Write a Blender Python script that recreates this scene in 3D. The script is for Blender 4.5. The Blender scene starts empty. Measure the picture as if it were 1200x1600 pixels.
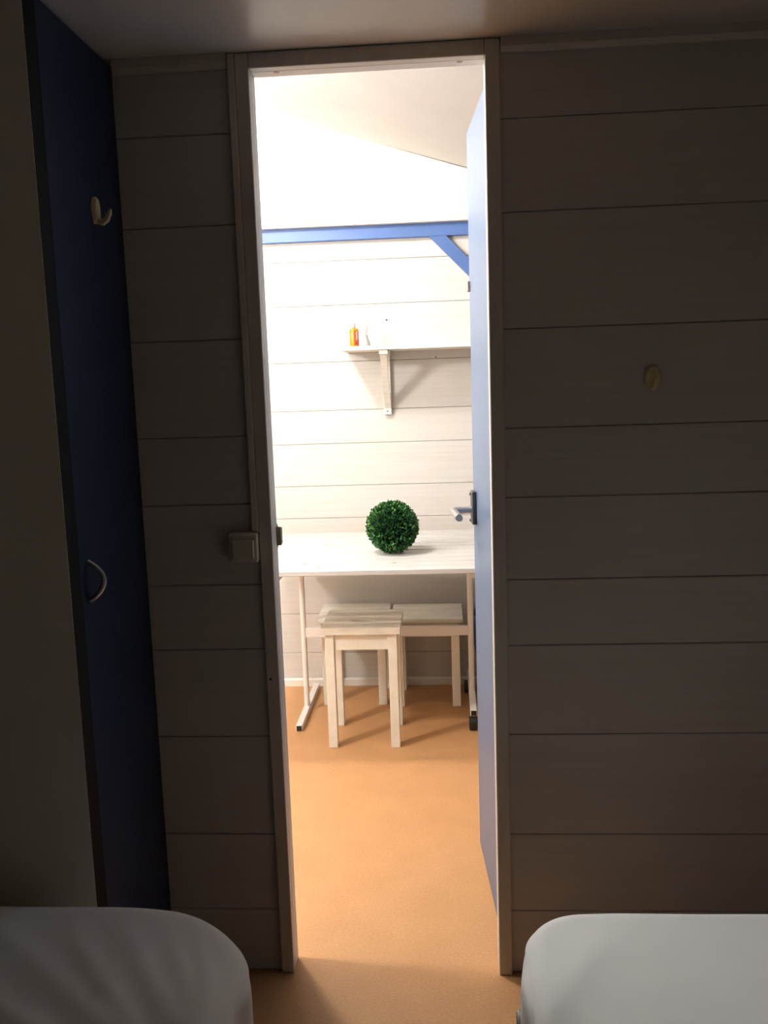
import bpy, bmesh, math, random
from mathutils import Vector, Matrix, noise

random.seed(7)
sc = bpy.context.scene
COL = sc.collection

# ------------------------------------------------------------------ camera
cam = bpy.data.cameras.new('camera')
cam.sensor_fit = 'VERTICAL'
cam.sensor_height = 24.0
cam.lens = 24.0 * 1420.0 / 1600.0
cam.clip_start = 0.02
cam_o = bpy.data.objects.new('camera', cam)
COL.objects.link(cam_o)
YAW, PITCH, ROLL = 0.06928574, 0.14136267, 0.03327868
F = Vector((-math.sin(YAW) * math.cos(PITCH), math.cos(YAW) * math.cos(PITCH), -math.sin(PITCH)))
R0 = Vector((math.cos(YAW), math.sin(YAW), 0))
U0 = R0.cross(F)
R = math.cos(ROLL) * R0 - math.sin(ROLL) * U0
U = math.sin(ROLL) * R0 + math.cos(ROLL) * U0
mw = Matrix((R, U, -F)).transposed().to_4x4()
mw.translation = (0, 0, 1.33)
cam_o.matrix_world = mw
sc.camera = cam_o

# ------------------------------------------------------------------ world, exposure
world = bpy.data.worlds.new('night')
world.use_nodes = True
world.node_tree.nodes['Background'].inputs[0].default_value = (0.01, 0.012, 0.02, 1)
world.node_tree.nodes['Background'].inputs[1].default_value = 0.2
sc.world = world
sc.view_settings.view_transform = 'Standard'
sc.view_settings.look = 'None'
sc.view_settings.gamma = 1
sc.view_settings.use_curve_mapping = False
sc.view_settings.exposure = 0.0
LAMP = 262.0            # radiance of the far room's two lamps
LAMP_AT = (-0.87, 2.80, 2.34)       # ceiling lamp
WALL_LAMP_AT = (-1.60, 2.09, 1.85)  # globe on the partition, left of the doorway


# ------------------------------------------------------------------ materials
def nodes_of(m):
    m.use_nodes = True
    nt = m.node_tree
    return nt, nt.nodes['Principled BSDF'], nt.nodes, nt.links


def plain(name, col, rough=0.5, metal=0.0, spec=0.5):
    m = bpy.data.materials.new(name)
    nt, b, n, l = nodes_of(m)
    b.inputs['Base Color'].default_value = (*col, 1)
    b.inputs['Roughness'].default_value = rough
    b.inputs['Metallic'].default_value = metal
    b.inputs['Specular IOR Level'].default_value = spec
    return m


def noisy(name, a, b_, scale=(1, 1, 1), nscale=8.0, rough=0.5, detail=6.0, lo=0.35, hi=0.65, bump=0.0, spec=0.5,
          metal=0.0):
    """two colours mixed by stretched noise in object space, optional relief"""
    m = bpy.data.materials.new(name)
    nt, p, n, l = nodes_of(m)
    tc = n.new('ShaderNodeTexCoord')
    mp = n.new('ShaderNodeMapping')
    mp.inputs['Scale'].default_value = scale
    no = n.new('ShaderNodeTexNoise')
    no.inputs['Scale'].default_value = nscale
    no.inputs['Detail'].default_value = detail
    no.inputs['Roughness'].default_value = 0.6
    cr = n.new('ShaderNodeValToRGB')
    cr.color_ramp.elements[0].position = lo
    cr.color_ramp.elements[1].position = hi
    cr.color_ramp.elements[0].color = (*a, 1)
    cr.color_ramp.elements[1].color = (*b_, 1)
    l.new(tc.outputs['Object'], mp.inputs['Vector'])
    l.new(mp.outputs['Vector'], no.inputs['Vector'])
    l.new(no.outputs['Fac'], cr.inputs['Fac'])
    l.new(cr.outputs['Color'], p.inputs['Base Color'])
    p.inputs['Roughness'].default_value = rough
    p.inputs['Specular IOR Level'].default_value = spec
    p.inputs['Metallic'].default_value = metal
    if bump:
        bp = n.new('ShaderNodeBump')
        bp.inputs['Strength'].default_value = bump
        bp.inputs['Distance'].default_value = 0.002
        l.new(no.outputs['Fac'], bp.inputs['Height'])
        l.new(bp.outputs['Normal'], p.inputs['Normal'])
    return m


M = {}
M['plank'] = noisy('whitewashed_panel', (0.54, 0.51, 0.47), (0.585, 0.56, 0.525), (0.7, 1, 22), 5.0, 0.55, lo=0.25, hi=0.6)
M['groove'] = plain('groove_backing', (0.30, 0.25, 0.20), 0.9)
M['dim_back'] = noisy('low_bounce_wall', (0.22, 0.19, 0.155), (0.27, 0.235, 0.19), (30, 30, 1), 3.0, 0.9)  # unseen back wall; finish made up, kept dark to cut bounced light
M['side_wall'] = noisy('wood_panel', (0.40, 0.36, 0.31), (0.46, 0.42, 0.36), (1, 1, 14), 3.0, 0.6)
M['gable'] = noisy('gable_panel', (0.76, 0.72, 0.65), (0.79, 0.75, 0.68), (1, 1, 1), 3.0, 0.6)
M['ceil_near'] = noisy('satin_ceiling_panel', (0.62, 0.58, 0.53), (0.66, 0.62, 0.57), (1, 1, 1), 3.0, 0.34, spec=0.6)
M['ceil_far'] = noisy('far_ceiling_panel', (0.60, 0.585, 0.57), (0.64, 0.625, 0.61), (1, 1, 1), 3.0, 0.6)
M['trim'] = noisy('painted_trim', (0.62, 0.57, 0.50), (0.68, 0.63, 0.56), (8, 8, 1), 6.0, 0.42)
M['trim_white'] = plain('white_trim', (0.76, 0.72, 0.66), 0.45)
M['blue_wall'] = noisy('blue_paint', (0.062, 0.125, 0.32), (0.07, 0.14, 0.35), (1, 1, 1), 6.0, 0.45)
M['blue_door'] = noisy('blue_laminate', (0.082, 0.135, 0.235), (0.092, 0.148, 0.25), (12, 12, 1), 6.0, 0.38)
M['navy_door'] = noisy('navy_laminate', (0.013, 0.021, 0.05), (0.018, 0.028, 0.062), (12, 12, 1.5), 8.0, 0.5, spec=0.2)
M['dark_edge'] = plain('dark_brown_edging', (0.010, 0.008, 0.006), 0.7, spec=0.2)
M['beige'] = noisy('beige_laminate', (0.70, 0.66, 0.55), (0.75, 0.71, 0.60), (2, 2, 1), 5.0, 0.5)
M['steel'] = plain('brushed_steel', (0.55, 0.55, 0.54), 0.32, 1.0)
M['shaded_steel'] = plain('steel_with_shade', (0.09, 0.095, 0.105), 0.4, 0.6)  # handle plate: shade on its near edge is put into the colour
M['brown_metal'] = plain('brown_metal', (0.33, 0.27, 0.22), 0.45, 0.0)
M['white_metal'] = plain('white_enamel', (0.80, 0.78, 0.75), 0.3)
M['white_wood'] = noisy('white_painted_pine', (0.70, 0.645, 0.55), (0.79, 0.75, 0.67), (2, 18, 18), 4.0, 0.5, lo=0.3, hi=0.55)
M['slat'] = noisy('white_slat_paint', (0.47, 0.445, 0.42), (0.535, 0.515, 0.495), (1.5, 16, 16), 5.0, 0.45, lo=0.25, hi=0.5)
M['stool'] = noisy('cream_painted_wood', (0.74, 0.70, 0.60), (0.81, 0.775, 0.68), (3, 3, 3), 6.0, 0.5, lo=0.3, hi=0.6)
M['knot'] = plain('wood_knot', (0.33, 0.25, 0.18), 0.6)
M['black'] = plain('black_plastic', (0.012, 0.012, 0.013), 0.4)
M['cream_plastic'] = plain('yellowed_white_plastic', (0.72, 0.62, 0.36), 0.35)
M['switch'] = plain('ivory_plastic', (0.60, 0.57, 0.47), 0.4)
M['screw'] = plain('dark_screw', (0.05, 0.045, 0.04), 0.5, 0.5)
M['filler'] = plain('pinkish_filler', (0.55, 0.38, 0.34), 0.6)
M['navy_cloth'] = noisy('navy_cloth', (0.02, 0.028, 0.07), (0.03, 0.045, 0.11), (1, 1, 1), 120.0, 0.85, bump=0.3)
M['bag'] = noisy('blue_nylon', (0.05, 0.08, 0.20), (0.075, 0.115, 0.26), (1, 1, 1), 20.0, 0.6, bump=0.2)
M['sheet_l'] = noisy('white_cotton_sheet', (0.84, 0.83, 0.815), (0.88, 0.87, 0.855), (1, 1, 1), 4.0, 0.85, spec=0.2)
M['sheet_r'] = noisy('white_percale_sheet', (0.85, 0.88, 0.88), (0.89, 0.92, 0.92), (1, 1, 1), 4.0, 0.8, spec=0.2)
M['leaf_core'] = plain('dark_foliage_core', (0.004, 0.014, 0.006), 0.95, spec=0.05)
M['reed'] = plain('pale_reed', (0.50, 0.44, 0.38), 0.7)
M['red_label'] = plain('red_label', (0.50, 0.06, 0.015), 0.45)
M['white_print'] = plain('white_print', (0.85, 0.78, 0.7), 0.5)
M['dark_print'] = plain('dark_print', (0.10, 0.05, 0.02), 0.5)
M['cap'] = plain('rosy_grey_cap', (0.55, 0.42, 0.37), 0.35)
M['orange'] = plain('orange_shampoo', (0.62, 0.21, 0.006), 0.2)
M['frost'] = plain('frosted_glass', (0.40, 0.36, 0.33), 0.25)

# floor: cork-look vinyl
m = bpy.data.materials.new('cork_vinyl')
nt, p, n, l = nodes_of(m)
tc = n.new('ShaderNodeTexCoord')
n1 = n.new('ShaderNodeTexNoise'); n1.inputs['Scale'].default_value = 190; n1.inputs['Detail'].default_value = 4
n2 = n.new('ShaderNodeTexNoise'); n2.inputs['Scale'].default_value = 9; n2.inputs['Detail'].default_value = 3
c1 = n.new('ShaderNodeValToRGB')
c1.color_ramp.elements[0].position = 0.30; c1.color_ramp.elements[0].color = (0.50, 0.255, 0.108, 1)
c1.color_ramp.elements[1].position = 0.66; c1.color_ramp.elements[1].color = (0.59, 0.315, 0.14, 1)
mx = n.new('ShaderNodeMix'); mx.data_type = 'RGBA'; mx.blend_type = 'MULTIPLY'
c2 = n.new('ShaderNodeValToRGB')
c2.color_ramp.elements[0].position = 0.3; c2.color_ramp.elements[0].color = (0.93, 0.92, 0.90, 1)
c2.color_ramp.elements[1].position = 0.7; c2.color_ramp.elements[1].color = (1, 1, 1, 1)
mx.inputs['Factor'].default_value = 1.0
l.new(tc.outputs['Object'], n1.inputs['Vector']); l.new(tc.outputs['Object'], n2.inputs['Vector'])
l.new(n1.outputs['Fac'], c1.inputs['Fac']); l.new(n2.outputs['Fac'], c2.inputs['Fac'])
l.new(c1.outputs['Color'], mx.inputs['A']); l.new(c2.outputs['Color'], mx.inputs['B'])
l.new(mx.outputs['Result'], p.inputs['Base Color'])
p.inputs['Roughness'].default_value = 0.5
p.inputs['Specular IOR Level'].default_value = 0.35
bp = n.new('ShaderNodeBump'); bp.inputs['Strength'].default_value = 0.12; bp.inputs['Distance'].default_value = 0.001
l.new(n1.outputs['Fac'], bp.inputs['Height']); l.new(bp.outputs['Normal'], p.inputs['Normal'])
M['floor'] = m

# leaves: one green per leaf
m = bpy.data.materials.new('boxwood_leaf')
nt, p, n, l = nodes_of(m)
ge = n.new('ShaderNodeNewGeometry')
cr = n.new('ShaderNodeValToRGB')
cr.color_ramp.elements[0].color = (0.012, 0.060, 0.026, 1)
cr.color_ramp.elements[1].color = (0.13, 0.28, 0.06, 1)
e = cr.color_ramp.elements.new(0.55); e.color = (0.030, 0.125, 0.04, 1)
l.new(ge.outputs['Random Per Island'], cr.inputs['Fac']); l.new(cr.outputs['Color'], p.inputs['Base Color'])
p.inputs['Roughness'].default_value = 0.34
p.inputs['Specular IOR Level'].default_value = 0.35
M['leaf'] = m

# lamp glass (gives off light)
m = bpy.data.materials.new('lit_opal_glass')
nt, p, n, l = nodes_of(m)
p.inputs['Base Color'].default_value = (0.9, 0.88, 0.84, 1)
p.inputs['Emission Color'].default_value = (1.0, 0.975, 0.945, 1)
p.inputs['Emission Strength'].default_value = LAMP
M['lamp'] = m


# ------------------------------------------------------------------ builders
def wloc(o):
    v = Vector((0, 0, 0))
    while o is not None:
        v += o.location
        o = o.parent
    return v


class B:
    """collects shapes in world metres; done() links them as one mesh"""
    def __init__(s):
        s.bm = bmesh.new()

    def box(s, x0, x1, y0, y1, z0, z1, bev=0.0, seg=1, rot=None, at=None):
        g = bmesh.ops.create_cube(s.bm, size=1.0)
        vs = g['verts']
        c = Vector(((x0 + x1) / 2, (y0 + y1) / 2, (z0 + z1) / 2))
        for v in vs:
            v.co = Vector((v.co.x * (x1 - x0), v.co.y * (y1 - y0), v.co.z * (z1 - z0)))
            if rot is not None:
                v.co = rot @ v.co
            v.co += c
        if bev > 0:
            es = {e for v in vs for e in v.link_edges}
            bmesh.ops.bevel(s.bm, geom=list(es), offset=bev, segments=seg, affect='EDGES', profile=0.5)
        return s

    def tube(s, pts, r, n=12, cap=True, rs=None):
        pts = [Vector(q) for q in pts]
        rings = []
        up = None
        for i, q in enumerate(pts):
            a = pts[max(i - 1, 0)]; b = pts[min(i + 1, len(pts) - 1)]
            t = (b - a).normalized()
            if up is None:
                up = Vector((0, 0, 1)) if abs(t.z) < 0.9 else Vector((1, 0, 0))
            sd = t.cross(up).normalized()
            up = sd.cross(t).normalized()
            rr = rs[i] if rs else r
            rings.append([s.bm.verts.new(q + rr * (math.cos(2 * math.pi * k / n) * sd + math.sin(2 * math.pi * k / n) * up)) for k in range(n)])
        for i in range(len(rings) - 1):
            for k in range(n):
                s.bm.faces.new((rings[i][k], rings[i][(k + 1) % n], rings[i + 1][(k + 1) % n], rings[i + 1][k]))
        if cap:
            s.bm.faces.new(rings[0]); s.bm.faces.new(list(reversed(rings[-1])))
        return s

    def lathe(s, prof, c, n=24, sx=1.0, sy=1.0, a0=0.0, a1=2 * math.pi):
        """profile of (r, z) pairs turned about a vertical axis at c"""
        full = abs(a1 - a0 - 2 * math.pi) < 1e-6
        m_ = n if full else n + 1
        rings = []
        for r, z in prof:
            if r < 1e-6 and full:
                rings.append([s.bm.verts.new((c[0], c[1], c[2] + z))])
            else:
                rings.append([s.bm.verts.new((c[0] + sx * r * math.cos(a0 + (a1 - a0) * k / n), c[1] + sy * r * math.sin(a0 + (a1 - a0) * k / n), c[2] + z)) for k in range(m_)])
        for i in range(len(rings) - 1):
            A, D = rings[i], rings[i + 1]
            for k in range(n):
                k2 = (k + 1) % m_
                if len(A) == 1 and len(D) == 1: continue
                if len(A) == 1: s.bm.faces.new((A[0], D[k2], D[k]))
                elif len(D) == 1: s.bm.faces.new((A[k], A[k2], D[0]))
                else: s.bm.faces.new((A[k], A[k2], D[k2], D[k]))
        return s

    def prism(s, poly, axis, a, b):
        """polygon in the plane across `axis`, extruded from a to b; axis y: (x,z), axis x: (y,z), axis z: (x,y)"""
        def put(q, t):
            return {'y': (q[0], t, q[1]), 'x': (t, q[0], q[1]), 'z': (q[0], q[1], t)}[axis]
        A = [s.bm.verts.new(put(q, a)) for q in poly]
        D = [s.bm.verts.new(put(q, b)) for q in poly]
        s.bm.faces.new(A); s.bm.faces.new(list(reversed(D)))
        k = len(poly)
        for i in range(k):
            s.bm.faces.new((A[i], D[i], D[(i + 1) % k], A[(i + 1) % k]))
        return s

    def done(s, name, mat, parent=None, ang=35, smooth=True):
        bmesh.ops.recalc_face_normals(s.bm, faces=s.bm.faces)
        me = bpy.data.meshes.new(name)
        off = wloc(parent) if parent else Vector((0, 0, 0))
        if off.length: bmesh.ops.translate(s.bm, vec=-off, verts=s.bm.verts)
        s.bm.to_mesh(me); s.bm.free()
        if smooth:
            me.polygons.foreach_set('use_smooth', [True] * len(me.polygons))
            me.set_sharp_from_angle(angle=math.radians(ang))
        me.materials.append(M[mat])
        o = bpy.data.objects.new(name, me)
        COL.objects.link(o)
        if parent: o.parent = parent
        return o


def thing(name, label, cat, loc, group=None):
    o = bpy.data.objects.new(name, None)
    o.empty_display_size = 0.05
    COL.objects.link(o)
    o.location = loc
    o['label'] = label; o['category'] = cat
    if group: o['group'] = group
    return o


def structure(o, label=None):
    o['kind'] = 'structure'
    if label: o['label'] = label
    return o


def struct_root(name, label, loc=(0, 0, 0)):
    o = bpy.data.objects.new(name, None)
    o.empty_display_size = 0.05
    COL.objects.link(o)
    o.location = loc
    return structure(o, label)


def copy_tree(o, parent=None, root_loc=None):
    c = o.copy()
    COL.objects.link(c)
    c.parent = parent
    if root_loc is not None: c.location = root_loc
    for ch in list(o.children):
        copy_tree(ch, c)
    return c


# ------------------------------------------------------------------ setting
YN, YB = 1.898, 1.944          # partition: bedroom face, far-room face
YF = 3.887                     # far wall
XL, XR = -1.13, 0.92           # bedroom side walls
FXL, FXR = -2.9, 0.95          # far-room side walls
HC = 1.987                     # bedroom ceiling
OPL, OPR, OPT = -0.372, 0.095, 1.956   # doorway


def roof(x):                   # sloping ceiling of the far room
    return 2.220 - 0.316 * x if x > -1.0 else 2.536 + 0.316 * (x + 1.0)


structure(B().box(FXL - 0.05, FXR + 0.05, -0.85, YF + 0.05, -0.03, 0.0).done('floor', 'floor'), 'orange brown cork look vinyl floor running through both rooms')
structure(B().box(XL - 0.04, XR + 0.04, -0.80, YN + 0.02, HC, HC + 0.03).done('ceiling', 'ceil_near'), 'satin pale ceiling panel over the dark bedroom')
prof = [(FXL - 0.04, roof(FXL)), (-1.0, roof(-1.0)), (FXR + 0.04, roof(FXR)), (FXR + 0.04, roof(FXR) + 0.04), (-1.0, roof(-1) + 0.04), (FXL - 0.04, roof(FXL) + 0.04)]
structure(B().prism(prof, 'y', YB - 0.03, YF + 0.04).done('ceiling_far', 'ceil_far'), 'sloping pale ceiling of the lit room')
structure(B().box(XL - 0.04, XL, -0.80, YN + 0.02, 0, HC).done('wall_left', 'beige'), 'bedroom wall beside the left bed')
structure(B().box(XR, XR + 0.04, -0.80, YN + 0.02, 0, HC).done('wall_right', 'side_wall'), 'bedroom wall beside the right bed')
structure(B().box(XL - 0.04, XR + 0.04, -0.84, -0.80, 0, HC).done('wall_back', 'dim_back'), 'bedroom wall behind the beds')
structure(B().box(FXL - 0.04, FXL, YB - 0.03, YF + 0.04, 0, roof(FXL)).done('wall_far_left', 'side_wall'), 'left wall of the lit room')
structure(B().box(FXR, FXR + 0.04, YB - 0.03, YF + 0.04, 0, roof(FXR)).done('wall_far_right', 'side_wall'), 'right wall of the lit room')


def plank_row(parent, x0, x1, zs, yface, thick, mat='plank', sgn=1):
    """horizontal boards with small chamfers and an open joint; face at yface, backs at yface+sgn*thick"""
    for a, b in zip(zs[:-1], zs[1:]):
        g, c = 0.0007, 0.0018
        za, zb = a + g, b - g
        jut = random.uniform(0, 0.0006)
        ya, yb_ = yface + sgn * jut, yface + sgn * thick
        poly = [(yb_, za), (ya + sgn * c, za), (ya, za + c), (ya, zb - c), (ya + sgn * c, zb), (yb_, zb)]
        B().prism(poly, 'x', x0, x1).done('plank', mat, parent, smooth=False)


# partition between the rooms (bedroom side boarded)
wf = B()
for x0, x1, z0 in ((FXL, OPL - 0.002, 0), (OPR + 0.002, FXR, 0), (OPL - 0.002, OPR + 0.002, OPT + 0.002)):
    xs = [x0] + ([-1.0] if x0 < -1.0 < x1 else []) + [x1]
    wf.prism([(x0, z0), (x1, z0)] + [(x, roof(x) + 0.002) for x in reversed(xs)], 'y', YN + 0.016, YB)
wall_front = structure(wf.done('wall_front', 'groove', smooth=False), 'boarded partition wall around the doorway')
B().prism([(FXL, 0), (OPL - 0.03, 0), (OPL - 0.03, 2.3), (FXL, 2.1)], 'y', YB, YB + 0.004).prism(
    [(OPR + 0.06, 0), (FXR, 0), (FXR, 1.9), (OPR + 0.06, 2.15)], 'y', YB, YB + 0.004).done('back_panel', 'gable', wall_front, smooth=False)
ZN = [0.0, 0.15, 0.332, 0.563, 0.763, 0.907, 1.083, 1.228, 1.43, 1.66, 1.839, 1.986]
plank_row(wall_front, -0.655, -0.398, ZN, YN + 0.004, 0.012)
plank_row(wall_front, 0.122, XR, ZN, YN + 0.004, 0.012)

# far wall: boards up to the beam, plain gable above
ZF = [0.0, 0.150, 0.328, 0.555, 0.754, 0.895, 1.077, 1.219, 1.4235, 1.6585, 1.840, 1.99]
xs = [FXL, -1.0, FXR]
wall_far = structure(B().prism([(FXL, 0), (FXR, 0)] + [(x, roof(x) + 0.002) for x in reversed(xs)], 'y', YF + 0.014, YF + 0.05).done('wall_far', 'groove', smooth=False), 'white boarded end wall of the lit room')
plank_row(wall_far, FXL, FXR, ZF, YF, 0.014)
B().prism([(FXL, 1.9), (FXR, 1.9)] + [(x, roof(x) + 0.004) for x in reversed(xs)], 'y', YF + 0.0125, YF + 0.0138).done('gable_panel', 'gable', wall_far, smooth=False)
for x, z, r in ((-0.232, 1.59, 0.004), (-0.029, 1.429, 0.003)):
    B().tube([(x, YF + 0.002, z), (x, YF - 0.004, z), (x, YF - 0.005, z)], r, 10, rs=[r * 0.5, r, r * 0.6]).done('screw', 'screw', wall_far)
structure(B().prism([(YF - 0.012, 0), (YF, 0), (YF, 0.034), (YF - 0.004, 0.034), (YF - 0.012, 0.028)], 'x', FXL, FXR).done('baseboard_far', 'trim_white', smooth=False), 'low white skirting at the foot of the far wall')

# cornice strips under the bedroom ceiling
for i, (x0, x1) in enumerate(((-0.648, -0.416), (0.126, XR))):
    structure(B().prism([(YN - 0.012, HC), (YN + 0.004, HC), (YN + 0.004, HC - 0.027), (YN - 0.004, HC - 0.027), (YN - 0.012, HC - 0.018)], 'x', x0, x1).done('trim_%d' % (i + 1), 'trim', smooth=False),
              ('short cornice strip under the ceiling between wardrobe and doorway', 'long cornice strip under the ceiling right of the doorway')[i])

# door frame
df = struct_root('trim_3', 'painted wooden frame around the doorway', (OPL, YN, 0))
YC = YN - 0.008
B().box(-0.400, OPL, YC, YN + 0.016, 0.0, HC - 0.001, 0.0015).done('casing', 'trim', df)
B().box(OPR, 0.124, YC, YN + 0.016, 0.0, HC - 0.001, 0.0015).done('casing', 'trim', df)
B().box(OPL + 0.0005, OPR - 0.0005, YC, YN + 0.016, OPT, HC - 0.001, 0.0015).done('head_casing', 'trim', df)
B().box(OPL - 0.016, OPL, YN + 0.016, YB + 0.006, 0.0, OPT + 0.014, 0.001).done('jamb', 'trim_white', df)
B().box(OPR, OPR + 0.016, YN + 0.016, YB + 0.004, 0.0, OPT + 0.014, 0.001).done('jamb', 'trim_white', df)
B().box(OPL, OPR, YN + 0.016, YB + 0.004, OPT, OPT + 0.016, 0.001).done('head_jamb', 'trim_white', df)
for x in (-0.321, 0.047):
    o = B().lathe([(0, 0), (0.006, 0), (0.0055, -0.0008), (0, -0.001)], (x, YN + 0.024, OPT), 14).done('screw_plug', 'filler', df)
B().tube([(-0.391, YC + 0.002, 0.698), (-0.391, YC - 0.0008, 0.698)], 0.003, 10).done('screw', 'screw', df)
sp = B().prism([(YB + 0.004, 0.978), (YB + 0.016, 0.988), (YB + 0.016, 1.023), (YB + 0.004, 1.033)], 'x', OPL - 0.012, OPL + 0.001)
sp.prism([(YB - 0.004, 0.985), (YB + 0.014, 0.988), (YB + 0.014, 1.022), (YB - 0.004, 1.026)], 'x', OPL - 0.002, OPL + 0.010)
sp.done('latch_keeper', 'brown_metal', df)

# open door, hinged on the right jamb, swung into the lit room
HX, HY = 0.1135, 1.950
DA = math.atan(0.0743)
ROTD = Matrix.Rotation(DA, 3, 'Z')      # local +y along the leaf, local -x = the face seen from the bed
door = struct_root('door_1', 'open pale blue door with steel lever handle', (HX, HY, 0))


def dpt(x, y, z):
    v = ROTD @ Vector((x, y, 0))
    return Vector((HX + v.x, HY + v.y, z))


def door_box(x0, x1, y0, y1, z0, z1, bev, name, mat, parent):
    b = B()
    b.box(x0, x1, y0, y1, z0, z1, bev)
    for v in b.bm.verts:
        v.co = dpt(v.co.x, v.co.y, v.co.z)
    return b.done(name, mat, parent)


DL = 0.527
door_box(0.0, 0.036, 0.0, DL, 0.008, 1.960, 0.0015, 'door_leaf', 'blue_door', door)
hd = door_box(-0.012, 0.0, 0.470 - 0.022, 0.470 + 0.022, 0.948, 1.036, 0.002, 'handle_plate', 'shaded_steel', door)
pts = [dpt(-0.010, 0.470, 0.985), dpt(-0.045, 0.470, 0.985), dpt(-0.055, 0.466, 0.985), dpt(-0.060, 0.455, 0.985), dpt(-0.060, 0.44, 0.985), dpt(-0.056, 0.345, 0.983)]
B().tube(pts, 0.0095, 16).done('lever', 'steel', hd)
for z in (0.956, 1.028):
    B().tube([dpt(-0.010, 0.484, z), dpt(-0.0155, 0.484, z)], 0.005, 10).done('screw', 'steel', hd)
door_box(-0.007, 0.002, DL - 0.020, DL + 0.004, 1.560, 1.586, 0.001, 'bolt_catch', 'brown_metal', door)
for z in (0.25, 1.0, 1.72):
    B().tube([dpt(0.020, -0.003, z - 0.035), dpt(0.020, -0.003, z + 0.035)], 0.005, 10).done('hinge', 'steel', door)

# blue timber frame against the far wall
tb = struct_root('trim_4', 'blue painted beam with a slanting brace under a white ledge on the far wall', (0.3, YF, 0))
YBM = YF - 0.030
B().box(FXL, 0.62, YBM, YF - 0.001, 1.918, 1.972, 0.002).done('beam', 'blue_wall', tb)
B().prism([(-0.044, 1.919), (0.025, 1.919), (0.303, 1.628), (0.303, 1.561)], 'y', YBM + 0.003, YF - 0.001).done('brace', 'blue_wall', tb, smooth=False)
B().box(0.30, 0.36, YBM, YF - 0.001, 0.034, 1.918, 0.002).done('post', 'blue_wall', tb)
B().prism([(YF - 0.001, 1.972), (YBM - 0.034, 1.972), (YBM - 0.034, 1.978), (YF - 0.012, 2.003), (YF - 0.001, 2.003)], 'x', FXL, 0.62).done('ledge', 'trim_white', tb, smooth=False)

# ------------------------------------------------------------------ lamp of the lit room (gives the light)
lx, ly, lz = LAMP_AT
lamp = thing('ceiling_lamp', 'round opal ceiling lamp glowing in the lit room', 'lamp', (lx, ly, roof(lx)))
B().lathe([(0, 0.0), (0.09, 0.0), (0.09, -0.02), (0.03, -0.03), (0.03, lz + 0.10 - roof(lx)), (0, lz + 0.10 - roof(lx))], (lx, ly, roof(lx) + 0.02), 28).done('lamp_base', 'white_metal', lamp)
B().lathe([(0.0, -0.075), (0.045, -0.068), (0.078, -0.045), (0.095, -0.010), (0.095, 0.02), (0.075, 0.06), (0.03, 0.075), (0, 0.075)], (lx, ly, lz), 28).done('glass_shade', 'lamp', lamp)
lx, ly, lz = WALL_LAMP_AT
lamp = thing('wall_lamp', 'opal globe wall lamp on the far side of the partition, left of the doorway', 'lamp', (lx, YB + 0.004, lz))
B().tube([(lx, YB + 0.004, lz), (lx, YB + 0.024, lz), (lx, YB + 0.025, lz), (lx, ly - 0.08, lz)], 0.04, 20, rs=[0.05, 0.048, 0.02, 0.02]).done('lamp_base', 'white_metal', lamp)
B().lathe([(0.10 * math.sin(math.pi * i / 12), -0.10 * math.cos(math.pi * i / 12)) for i in range(13)], (lx, ly, lz), 24).done('glass_shade', 'lamp', lamp)

# ------------------------------------------------------------------ wardrobe
WX = -0.650
wd = thing('wardrobe', 'tall fitted wardrobe with navy door and beige side beside the left bed', 'wardrobe', (-0.9, 1.7, 0))
B().prism([(XL + 0.002, 1.494), (WX, 1.494), (WX, 1.4952), (WX - 0.021, 1.512), (XL + 0.002, 1.512)], 'z', 0.0, HC - 0.002).done('side_panel', 'beige', wd, smooth=False)
B().box(XL + 0.002, WX - 0.02, 1.512, YN + 0.012, 0.0, HC - 0.002).done('carcass', 'beige', wd)
B().prism([(WX, 1.4954), (WX + 0.001, 1.4956), (WX + 0.001, 1.537), (WX - 0.02, 1.537), (WX - 0.02, 1.5125)], 'z', 0.0, HC - 0.002).done('edge_strip', 'dark_edge', wd)
wdoor = B().box(WX - 0.019, WX, 1.540, 1.894, 0.012, HC - 0.012, 0.0015).done('door', 'navy_door', wd)
hp = [(WX + 0.001 + 0.026 * math.sin(math.pi * t) ** 0.8, 1.574 + 0.004 * math.sin(math.pi * t), 0.956 + 0.072 * t) for t in [i / 14 for i in range(15)]]
B().tube(hp, 0.004, 10, rs=[0.0045 + 0.001 * math.sin(math.pi * i / 14) for i in range(15)]).done('handle', 'steel', wdoor)


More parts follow.
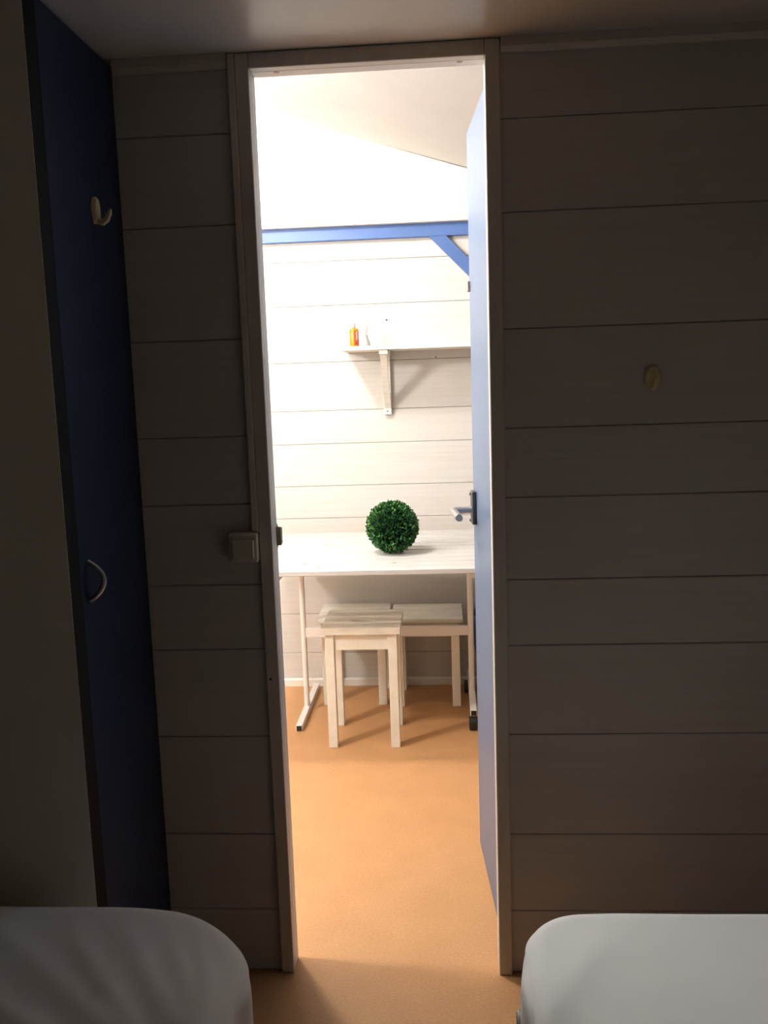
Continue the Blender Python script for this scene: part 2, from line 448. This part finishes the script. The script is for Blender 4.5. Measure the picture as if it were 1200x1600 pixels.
# ------------------------------------------------------------------ plastic hooks
def hook(name, label, base, out, side, z0, z1, w, group):
    """adhesive hook: oval plate against a surface and a prong curling out and up. out, side = unit vectors"""
    o_, s_ = Vector(out), Vector(side)
    t = thing(name, label, 'hook', base, group)
    zc, hh = (z0 + z1) / 2, (z1 - z0) / 2
    P0 = Vector((base[0], base[1], 0))
    b = B()
    rings = []
    for d, k in ((0.0, 1.0), (0.005, 1.0), (0.009, 0.86), (0.010, 0.5)):
        rings.append([b.bm.verts.new(P0 + o_ * d + s_ * (w / 2 * k * math.cos(a)) + Vector((0, 0, zc + hh * k * math.sin(a)))) for a in [2 * math.pi * i / 28 for i in range(28)]])
    for i in range(3):
        for k in range(28):
            b.bm.faces.new((rings[i][k], rings[i][(k + 1) % 28], rings[i + 1][(k + 1) % 28], rings[i + 1][k]))
    b.bm.faces.new(rings[0]); b.bm.faces.new(rings[-1])
    b.done('plate', 'cream_plastic', t)
    pts = [(0.003, zc - hh * 0.30), (0.005, zc - hh * 0.55), (0.010, zc - hh * 0.82), (0.016, zc - hh * 0.92), (0.024, zc - hh * 0.72), (0.030, zc - hh * 0.25), (0.032, zc + hh * 0.05)]
    B().tube([P0 + o_ * d + Vector((0, 0, z)) for d, z in pts], 0.005, 12, rs=[0.004, 0.0055, 0.006, 0.006, 0.0055, 0.0045, 0.003]).done('prong', 'cream_plastic', t)
    return t


hook('coat_hook', 'yellowed plastic hook stuck on the navy wardrobe door', (WX, 1.738, 1.669), (1, 0, 0), (0, 1, 0), 1.644, 1.694, 0.026, 'stick-on plastic hooks')
hook('coat_hook', 'yellowed oval plastic hook on the dark boards right of the doorway', (0.425, YN + 0.004, 1.322), (0, -1, 0), (1, 0, 0), 1.298, 1.347, 0.033, 'stick-on plastic hooks')

# ------------------------------------------------------------------ light switch and its conduit
sw = thing('light_switch', 'square ivory surface light switch left of the doorway', 'switch', (-0.432, YN, 0.961))
B().box(-0.4625, -0.4015, YN - 0.026, YN + 0.004, 0.961, 1.023, 0.003, 2).done('back_box', 'switch', sw)
B().box(-0.4545, -0.4085, YN - 0.0305, YN - 0.024, 0.969, 1.010, 0.0015).done('rocker', 'switch', sw)
o = B().box(-0.4145, -0.4005, YN - 0.010, YN + 0.004, 1.0235, HC - 0.001, 0.0015).done('cable_conduit', 'trim')
o['label'] = 'thin vertical cable conduit running from ceiling down to the light switch'; o['category'] = 'conduit'


# ------------------------------------------------------------------ beds
def bed(label, x0, x1, y0, y1, ztop, zbot, rp, re, mat, sag, wr, seed, base_x0, base_x1, base_y1, zb):
    t = thing('single_bed', label, 'bed', ((x0 + x1) / 2, (y0 + y1) / 2, 0), 'single beds either side of the aisle')
    B().box(base_x0, base_x1, y0 + 0.02, base_y1, 0.10, zb, 0.012, 2).done('bed_base', 'navy_cloth', t)
    for px in (base_x0 + 0.09, base_x1 - 0.09):
        for py in (y0 + 0.12, base_y1 - 0.12):
            B().tube([(px, py, 0.0), (px, py, 0.10)], 0.02, 14, rs=[0.016, 0.022]).done('leg', 'black', t)
    # fitted sheet over the mattress, one closed rounded body
    b = B()
    nx, ny, nz = 88, 150, 26
    cx, cy, cz = (x0 + x1) / 2, (y0 + y1) / 2, (ztop + zbot) / 2
    ax, ay, az = (x1 - x0) / 2, (y1 - y0) / 2, (ztop - zbot) / 2

    def shape(u, v, w):
        # u,v,w in -1..1 on the cube surface
        px, py, pz = u * ax, v * ay, w * az
        qx = max(-(ax - rp), min(ax - rp, px)); qy = max(-(ay - rp), min(ay - rp, py))
        dx, dy = px - qx, py - qy
        d = max(abs(dx), abs(dy))
        L = math.hypot(dx, dy)
        nxv, nyv = (dx / L, dy / L) if L > 1e-9 else (0.0, 0.0)
        # d in 0..rp, pz in -az..az : round the edge
        e = max(0.0, d - (rp - re)); zz = pz
        zi = max(-(az - re), min(az - re, pz)); ez = pz - zi
        m_ = max(e, abs(ez))
        Le = math.hypot(e, ez)
        if Le > 1e-9 and m_ > 0:
            e2, ez2 = e / Le * m_, ez / Le * m_
        else:
            e2, ez2 = e, ez
        dd = (d - e) + e2
        X, Y, Z = qx + nxv * dd, qy + nyv * dd, zi + ez2
        P = Vector((cx + X, cy + Y, cz + Z))
        return P, Vector((nxv * (e2 if e2 else 0), nyv * (e2 if e2 else 0), ez2))
    cache = {}

    def vert(i, j, k):
        key = (i, j, k)
        if key not in cache:
            # spend more points near the ends of each axis
            f_ = lambda q: math.sin(q * math.pi / 2) * 0.35 + q * 0.65
            P, N = shape(f_(2 * i / nx - 1), f_(2 * j / ny - 1), f_(2 * k / nz - 1))
            if N.length < 1e-6: N = Vector((0, 0, 1 if k > nz / 2 else -1))
            N.normalize()
            P = P + N * wr(P, N, seed)
            P.z -= sag(P) * (0.35 + 0.65 * max(0.0, min(1.0, (P.z - zbot) / (ztop - zbot))))
            cache[key] = b.bm.verts.new(P)
        return cache[key]
    for k in (0, nz):
        for i in range(nx):
            for j in range(ny):
                b.bm.faces.new((vert(i, j, k), vert(i + 1, j, k), vert(i + 1, j + 1, k), vert(i, j + 1, k)))
    for i in (0, nx):
        for j in range(ny):
            for k in range(nz):
                b.bm.faces.new((vert(i, j, k), vert(i, j + 1, k), vert(i, j + 1, k + 1), vert(i, j, k + 1)))
    for j in (0, ny):
        for i in range(nx):
            for k in range(nz):
                b.bm.faces.new((vert(i, j, k), vert(i + 1, j, k), vert(i + 1, j, k + 1), vert(i, j, k + 1)))
    sh = b.done('fitted_sheet', mat, t, ang=80)
    return t, sh


def fold(P, a, c, w, h):
    """a soft ridge along the line through a in direction c (x,y), half width w"""
    d = (P.x - a[0]) * c[1] - (P.y - a[1]) * c[0]
    return h * math.exp(-(d / w) ** 2)


def wr_left(P, N, s):
    v = 0.004 * (noise.noise((P.x * 4, P.y * 4, s)) + 0.3)
    if N.z > 0.3:
        q = noise.noise((P.x * 3, P.y * 3, 3.0)) * 0.02
        for a, c, w, h in (((-0.70, 1.30), (0.75, -0.66), 0.018, 0.007), ((-0.62, 1.33), (0.62, -0.78), 0.014, 0.006), ((-0.55, 1.36), (0.55, -0.83), 0.016, 0.006),
                           ((-0.47, 1.36), (0.40, -0.92), 0.014, 0.005), ((-0.40, 1.30), (0.28, -0.96), 0.014, 0.005), ((-0.82, 1.25), (0.85, -0.52), 0.02, 0.008)):
            v += 1.0 * max(0.0, min(1.0, (1.39 - P.y) / 0.14)) * N.z * fold(Vector((P.x + q, P.y + q, 0)), a, c, w, h)
    else:
        v += max(0.0, N.x) * 0.0028 * math.sin(P.y * 46 + 2.5 * noise.noise((P.y * 5, P.z * 4, 1))) * (0.3 + N.x)
    return v


def wr_right(P, N, s):
    v = 0.004 * (noise.noise((P.x * 3, P.y * 3, s)) + 0.2)
    if N.z < 0.5:
        v += 0.006 * math.sin(P.y * 34 + P.z * 9 + 2.0 * noise.noise((P.y * 4, P.z * 4, 2))) * 0.8
    else:
        q = noise.noise((P.x * 2.5, P.y * 2.5, 5.0)) * 0.03
        for a, c, w, h in (((0.20, 1.28), (0.5, 0.86), 0.03, 0.004), ((0.38, 1.36), (0.75, -0.66), 0.012, 0.003), ((0.55, 1.2), (0.3, 0.95), 0.04, 0.004)):
            v += max(0.0, min(1.0, (1.40 - P.y) / 0.14)) * fold(Vector((P.x + q, P.y + q, 0)), a, c, w, h)
    return v


bed('single bed with rumpled grey-looking white sheet beside the wardrobe', XL + 0.01, -0.322, -0.52, 1.440, 0.461, 0.22, 0.165, 0.05, 'sheet_l',
    lambda P: 0.030 * math.exp(-((P.x + 0.34) ** 2 + (P.y - 1.36) ** 2) / 0.02), wr_left, 1.0, XL + 0.02, -0.325, 1.40, 0.235)
bed_r, sheet_r = bed('single bed with smooth bright white sheet right of the doorway', 0.103, XR - 0.01, -0.52, 1.432, 0.453, 0.27, 0.105, 0.035, 'sheet_r',
    lambda P: 0.010 * math.exp(-((P.x - 0.12) ** 2 + (P.y - 1.38) ** 2) / 0.012), wr_right, 4.0, 0.100, XR - 0.02, 1.415, 0.285)
lp = [(0.0905 - 0.006, 1.172 + 0.016 * math.cos(a), 0.425 + 0.022 * math.sin(a)) for a in [2 * math.pi * i / 24 * 0.85 - 0.3 for i in range(25)]]
B().tube(lp, 0.0022, 8).done('tag_loop', 'sheet_r', sheet_r)

# ------------------------------------------------------------------ slatted table on T legs, castors on the right side
TZ = 0.710
TX0, TX1, TY0, TY1 = -0.735, 0.36, 2.972, 3.770
tab = thing('folding_table', 'white slatted table with steel T legs against the far wall', 'table', (-0.25, 3.4, 0))
ns = 11
sw_ = (TY1 - TY0) / ns
for i in range(ns):
    y0 = TY0 + i * sw_
    dz = random.uniform(-0.0005, 0.0005)
    B().box(TX0 + random.uniform(0, 0.001), TX1, y0 + 0.0055, y0 + sw_ - 0.0055, TZ - 0.018 + dz, TZ + dz, 0.0018).done('slat', 'slat', tab)
for x, y, r in ((-0.44, 3.03, 0.004), (-0.50, 3.10, 0.006), (-0.185, 3.09, 0.004), (-0.38, 3.22, 0.003), (-0.47, 3.48, 0.003)):
    B().lathe([(0, 0.0006), (r, 0.0004), (r, -0.002), (0, -0.002)], (x, y, TZ + 0.0003), 12, 1.6, 1.0).done('knot', 'knot', tab)
LXA, LXB, LY = -0.590, 0.086, 3.560
for x, zf in ((LXA, 0.0), (LXB, 0.056)):
    B().box(x - 0.015, x + 0.015, TY0 + 0.03, TY1 - 0.03, TZ - 0.040, TZ - 0.0185, 0.001).done('bearer', 'white_metal', tab)
    B().tube([(x, LY, zf + 0.024), (x, LY, TZ - 0.040)], 0.0112, 16).done('leg', 'white_metal', tab)
    ft = B().box(x - 0.0125, x + 0.0125, 3.343, 3.842, zf, zf + 0.025, 0.0012).done('foot', 'white_metal', tab)
    for y, s in ((3.343, -1), (3.842, 1)):
        B().box(x - 0.0100, x + 0.0100, min(y, y + s * 0.002), max(y, y + s * 0.002), zf + 0.0025, zf + 0.0225, 0.0005).done('end_plug', 'black', ft)
    if zf:
        for y in (3.352, 3.775):
            q = x - (0.012 if y > 3.5 else 0.002)
            c = B().tube([(q - 0.016, y, 0.0275), (q - 0.013, y, 0.0275), (q + 0.013, y, 0.0275), (q + 0.016, y, 0.0275)], 0.0275, 22, rs=[0.022, 0.0275, 0.0275, 0.022]).done('castor', 'black', tab)
            B().tube([(x, y, 0.030), (x, y, 0.0565)], 0.005, 10).done('stem', 'steel', c)
B().box(LXA + 0.009, LXB - 0.009, LY - 0.008, LY + 0.008, 0.316, 0.355, 0.001).done('crossbar', 'white_metal', tab)

# ------------------------------------------------------------------ stools


def stool(label, x0, x1, y0, y1, h, th, lw, slot, boards, over):
    """square stool; x0..x1, y0..y1 = outside of the legs"""
    t = thing('stool', label, 'stool', ((x0 + x1) / 2, (y0 + y1) / 2, 0), 'white wooden stools under the table')
    sx0, sx1, sy0, sy1 = x0 - over, x1 + over, y0 - over, y1 + min(over, 0.004)
    edges = [sy0 + (sy1 - sy0) * i / boards for i in range(boards + 1)]
    for i in range(boards):
        a, c = edges[i] + (0.0012 if i else 0), edges[i + 1] - (0.0012 if i < boards - 1 else 0)
        if slot and i == boards // 2:
            # board with an oval grip hole: ring of quads between the oval and the outline
            b = B(); n_ = 48
            ox, oy, orx, ory = (sx0 + sx1) / 2, (a + c) / 2 - 0.030, 0.046, 0.017
            layers = []
            for z in (h - th, h):
                inn, out = [], []
                for k in range(n_):
                    an = 2 * math.pi * k / n_
                    cxn, syn = math.cos(an), math.sin(an)
                    inn.append(b.bm.verts.new((ox + orx * cxn, oy + ory * syn, z)))
                    hx = (sx1 - ox) if cxn > 0 else (ox - sx0)
                    hy = (c - oy) if syn > 0 else (oy - a)
                    s_ = max(abs(cxn), abs(syn))
                    out.append(b.bm.verts.new((ox + hx * cxn / s_, oy + hy * syn / s_, z)))
                layers.append((inn, out))
            (i0, o0), (i1, o1) = layers
            for k in range(n_):
                k2 = (k + 1) % n_
                b.bm.faces.new((i1[k], i1[k2], o1[k2], o1[k])); b.bm.faces.new((i0[k], o0[k], o0[k2], i0[k2]))
                b.bm.faces.new((o0[k], o1[k], o1[k2], o0[k2])); b.bm.faces.new((i0[k], i0[k2], i1[k2], i1[k]))
            b.done('seat', 'stool', t)
        else:
            B().box(sx0, sx1, a, c, h - th, h, 0.003, 2).done('seat' if boards == 1 else 'seat_board', 'stool', t)
    for lx_ in (x0, x1 - lw):
        for ly_ in (y0, y1 - lw):
            B().box(lx_, lx_ + lw, ly_, ly_ + lw, 0.0, h - th - 0.0002, 0.0018).done('leg', 'stool', t)
    at, ab = h - th - 0.0004, h - th - 0.062
    for y in (y0 + 0.007, y1 - 0.007 - 0.016):
        B().box(x0 + lw, x1 - lw, y, y + 0.016, ab, at, 0.001).done('apron', 'stool', t)
    for x in (x0 + 0.007, x1 - 0.007 - 0.016):
        B().box(x, x + 0.016, y0 + lw, y1 - lw, ab, at, 0.001).done('apron', 'stool', t)
    return t


stool('front wooden stool, the tallest, with an oval grip hole in its seat', -0.452, -0.189, 3.180, 3.430, 0.458, 0.025, 0.033, True, 1, 0.012)
s2 = stool('left rear stool, mostly hidden behind the front stool', -0.530, -0.264, 3.628, 3.868, 0.376, 0.018, 0.034, False, 2, 0.0145)
copy_tree(s2, None, (s2.location.x + 0.3055, s2.location.y - 0.026, 0))['label'] = 'right rear stool standing beside the castored table leg'

# ------------------------------------------------------------------ boxwood ball
BC, BR = Vector((-0.199, 3.285, TZ + 0.0965)), 0.098
ball = thing('boxwood_ball', 'round artificial boxwood ball of small green leaves on the white table', 'plant', (BC.x, BC.y, TZ))
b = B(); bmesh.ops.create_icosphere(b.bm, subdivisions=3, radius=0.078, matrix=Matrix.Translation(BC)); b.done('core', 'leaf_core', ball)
b = B()
rnd = random.Random(3)
n_l = 2600
for i in range(n_l):
    z = 1 - 2 * (i + 0.5) / n_l
    a = i * 2.399963 + rnd.uniform(-0.3, 0.3)
    rr = math.sqrt(1 - z * z)
    d = Vector((rr * math.cos(a), rr * math.sin(a), z))
    rad = 0.076 + 0.013 * rnd.random() ** 0.7 + (0.005 if rnd.random() < 0.04 else 0)
    n_ = (d + Vector((rnd.uniform(-1, 1), rnd.uniform(-1, 1), rnd.uniform(-0.6, 1))) * 0.55).normalized()   # pointing way of the leaf
    s_ = n_.cross(Vector((rnd.uniform(-1, 1), rnd.uniform(-1, 1), rnd.uniform(-1, 1)))).normalized()
    k = n_.cross(s_)
    L, W = rnd.uniform(0.011, 0.016), rnd.uniform(0.0045, 0.0062)
    p0 = BC + d * rad
    if p0.z - 0.012 < TZ - 0.004 and p0.z + n_.z * L < TZ + 0.001: continue
    v0 = b.bm.verts.new(p0)
    m1 = b.bm.verts.new(p0 + n_ * L * 0.5 + s_ * W + k * W * 0.35); m2 = b.bm.verts.new(p0 + n_ * L * 0.5 - s_ * W + k * W * 0.35)
    c0 = b.bm.verts.new(p0 + n_ * L * 0.55)
    t0 = b.bm.verts.new(p0 + n_ * L * 0.95 + k * 0.001)
    for vv in (m1, m2, c0, t0, v0):
        vv.co.z = max(vv.co.z, TZ + 0.0008)
    b.bm.faces.new((v0, m1, c0)); b.bm.faces.new((v0, c0, m2)); b.bm.faces.new((c0, m1, t0)); b.bm.faces.new((c0, t0, m2))
me = bpy.data.meshes.new('foliage')
off = wloc(ball); bmesh.ops.translate(b.bm, vec=-off, verts=b.bm.verts)
b.bm.to_mesh(me); b.bm.free(); me.materials.append(M['leaf'])
o = bpy.data.objects.new('foliage', me); COL.objects.link(o); o.parent = ball; o['kind'] = 'stuff'

# ------------------------------------------------------------------ shelf on a wooden bracket, and what stands on it
SZ = 1.476
sh = thing('wall_shelf', 'white shelf board on a wooden bracket on the far wall', 'shelf', (0.1, YF, 1.46))
B().box(-0.407, 0.72, 3.640, YF - 0.0005, SZ - 0.016, SZ, 0.001).done('board', 'white_wood', sh)
br = B().box(-0.254, -0.222, YF - 0.020, YF - 0.0005, 1.196, SZ - 0.0165, 0.001).done('bracket', 'white_wood', sh)
B().box(-0.252, -0.218, 3.652, YF - 0.0205, SZ - 0.034, SZ - 0.0165, 0.001).done('arm', 'white_wood', br)
B().prism([(3.668, SZ - 0.0345), (3.690, SZ - 0.0345), (YF - 0.0205, 1.252), (YF - 0.0205, 1.222)], 'x', -0.250, -0.224).done('strut', 'white_wood', br, smooth=False)
for y, z in ((YF - 0.020, 1.209),):
    B().tube([(-0.239, y + 0.002, z), (-0.239, y - 0.0015, z)], 0.0032, 10).done('screw', 'screw', br)

bt = thing('shampoo_bottle', 'small orange bottle with red label and rosy cap on the shelf', 'bottle', (-0.357, 3.735, SZ))
c = (-0.357, 3.735, SZ)
B().lathe([(0, 0), (0.0175, 0), (0.0185, 0.003), (0.0185, 0.066), (0.016, 0.073), (0.007, 0.076), (0.007, 0.080), (0, 0.080)], c, 28, 1.0, 0.72).done('body', 'orange', bt)
B().lathe([(0.0189, 0.006), (0.0189, 0.066)], c, 10, 1.0, 0.72, math.radians(-88), math.radians(5)).done('label', 'red_label', bt)
B().lathe([(0, 0.0), (0.0062, 0.0), (0.0062, 0.014), (0.004, 0.020), (0, 0.020)], (c[0], c[1], SZ + 0.078), 16).done('cap', 'cap', bt)
for a, z, h_ in ((-62, 0.030, 0.007), (-58, 0.040, 0.006), (-63, 0.049, 0.006), (-57, 0.057, 0.005)):
    B().lathe([(0.0192, z), (0.0192, z + h_)], c, 3, 1.0, 0.72, math.radians(a), math.radians(a + 16)).done('print_mark', 'white_print', bt)
B().lathe([(0.0192, 0.010), (0.0192, 0.020)], c, 4, 1.0, 0.72, math.radians(-76), math.radians(-52)).done('print_mark', 'dark_print', bt)

rd = thing('reed_diffuser', 'pale frosted reed diffuser with thin sticks right of the orange bottle', 'diffuser', (-0.311, 3.745, SZ))
c = (-0.311, 3.745, SZ)
B().lathe([(0, 0), (0.0185, 0), (0.019, 0.003), (0.017, 0.018), (0.010, 0.034), (0.0085, 0.046), (0.0095, 0.047), (0.0070, 0.047), (0.0065, 0.030), (0, 0.028)], c, 24).done('flask', 'frost', rd)
for dx, dy in ((-0.018, 0.004), (-0.007, -0.008), (0.005, 0.008), (0.013, -0.004), (0.019, 0.006)):
    B().tube([(c[0] - dx * 0.22, c[1] - dy * 0.2, SZ + 0.03), (c[0] + dx, c[1] + dy, SZ + 0.112)], 0.0013, 6).done('reed', 'reed', rd)

# ------------------------------------------------------------------ blue bag behind the door
bg = thing('blue_bag', 'dark blue bulging bag with black strap half hidden behind the open door', 'bag', (0.25, 3.50, 0))
b = B()
nu, nv = 30, 22
gr = []
for j in range(nv + 1):
    z = 0.54 * j / nv
    w = 0.045 + 0.113 * math.sin(math.pi * min(1, max(0, (0.02 + 0.96 * (j / nv) ** 1.45)))) ** 0.55
    gr.append([])
    for i in range(nu):
        a = 2 * math.pi * i / nu
        ca, sa = math.cos(a), math.sin(a)
        k = (abs(ca) ** 3 + abs(sa) ** 3) ** (-1 / 3)
        rr = 1 + 0.04 * noise.noise((ca * 2, sa * 2, z * 9))
        gr[-1].append(b.bm.verts.new((0.250 + w * k * ca * rr, 3.66 + 0.75 * w * k * sa * rr, z)))
for j in range(nv):
    for i in range(nu):
        b.bm.faces.new((gr[j][i], gr[j][(i + 1) % nu], gr[j + 1][(i + 1) % nu], gr[j + 1][i]))
b.bm.faces.new(gr[0]); b.bm.faces.new(gr[-1])
b.done('body', 'bag', bg, ang=70)
B().tube([(0.252 + 0.145 * math.cos(a), 3.585, 0.40 + 0.085 * math.sin(a)) for a in [math.radians(q) for q in range(20, 200, 12)]], 0.006, 8).done('strap', 'black', bg)
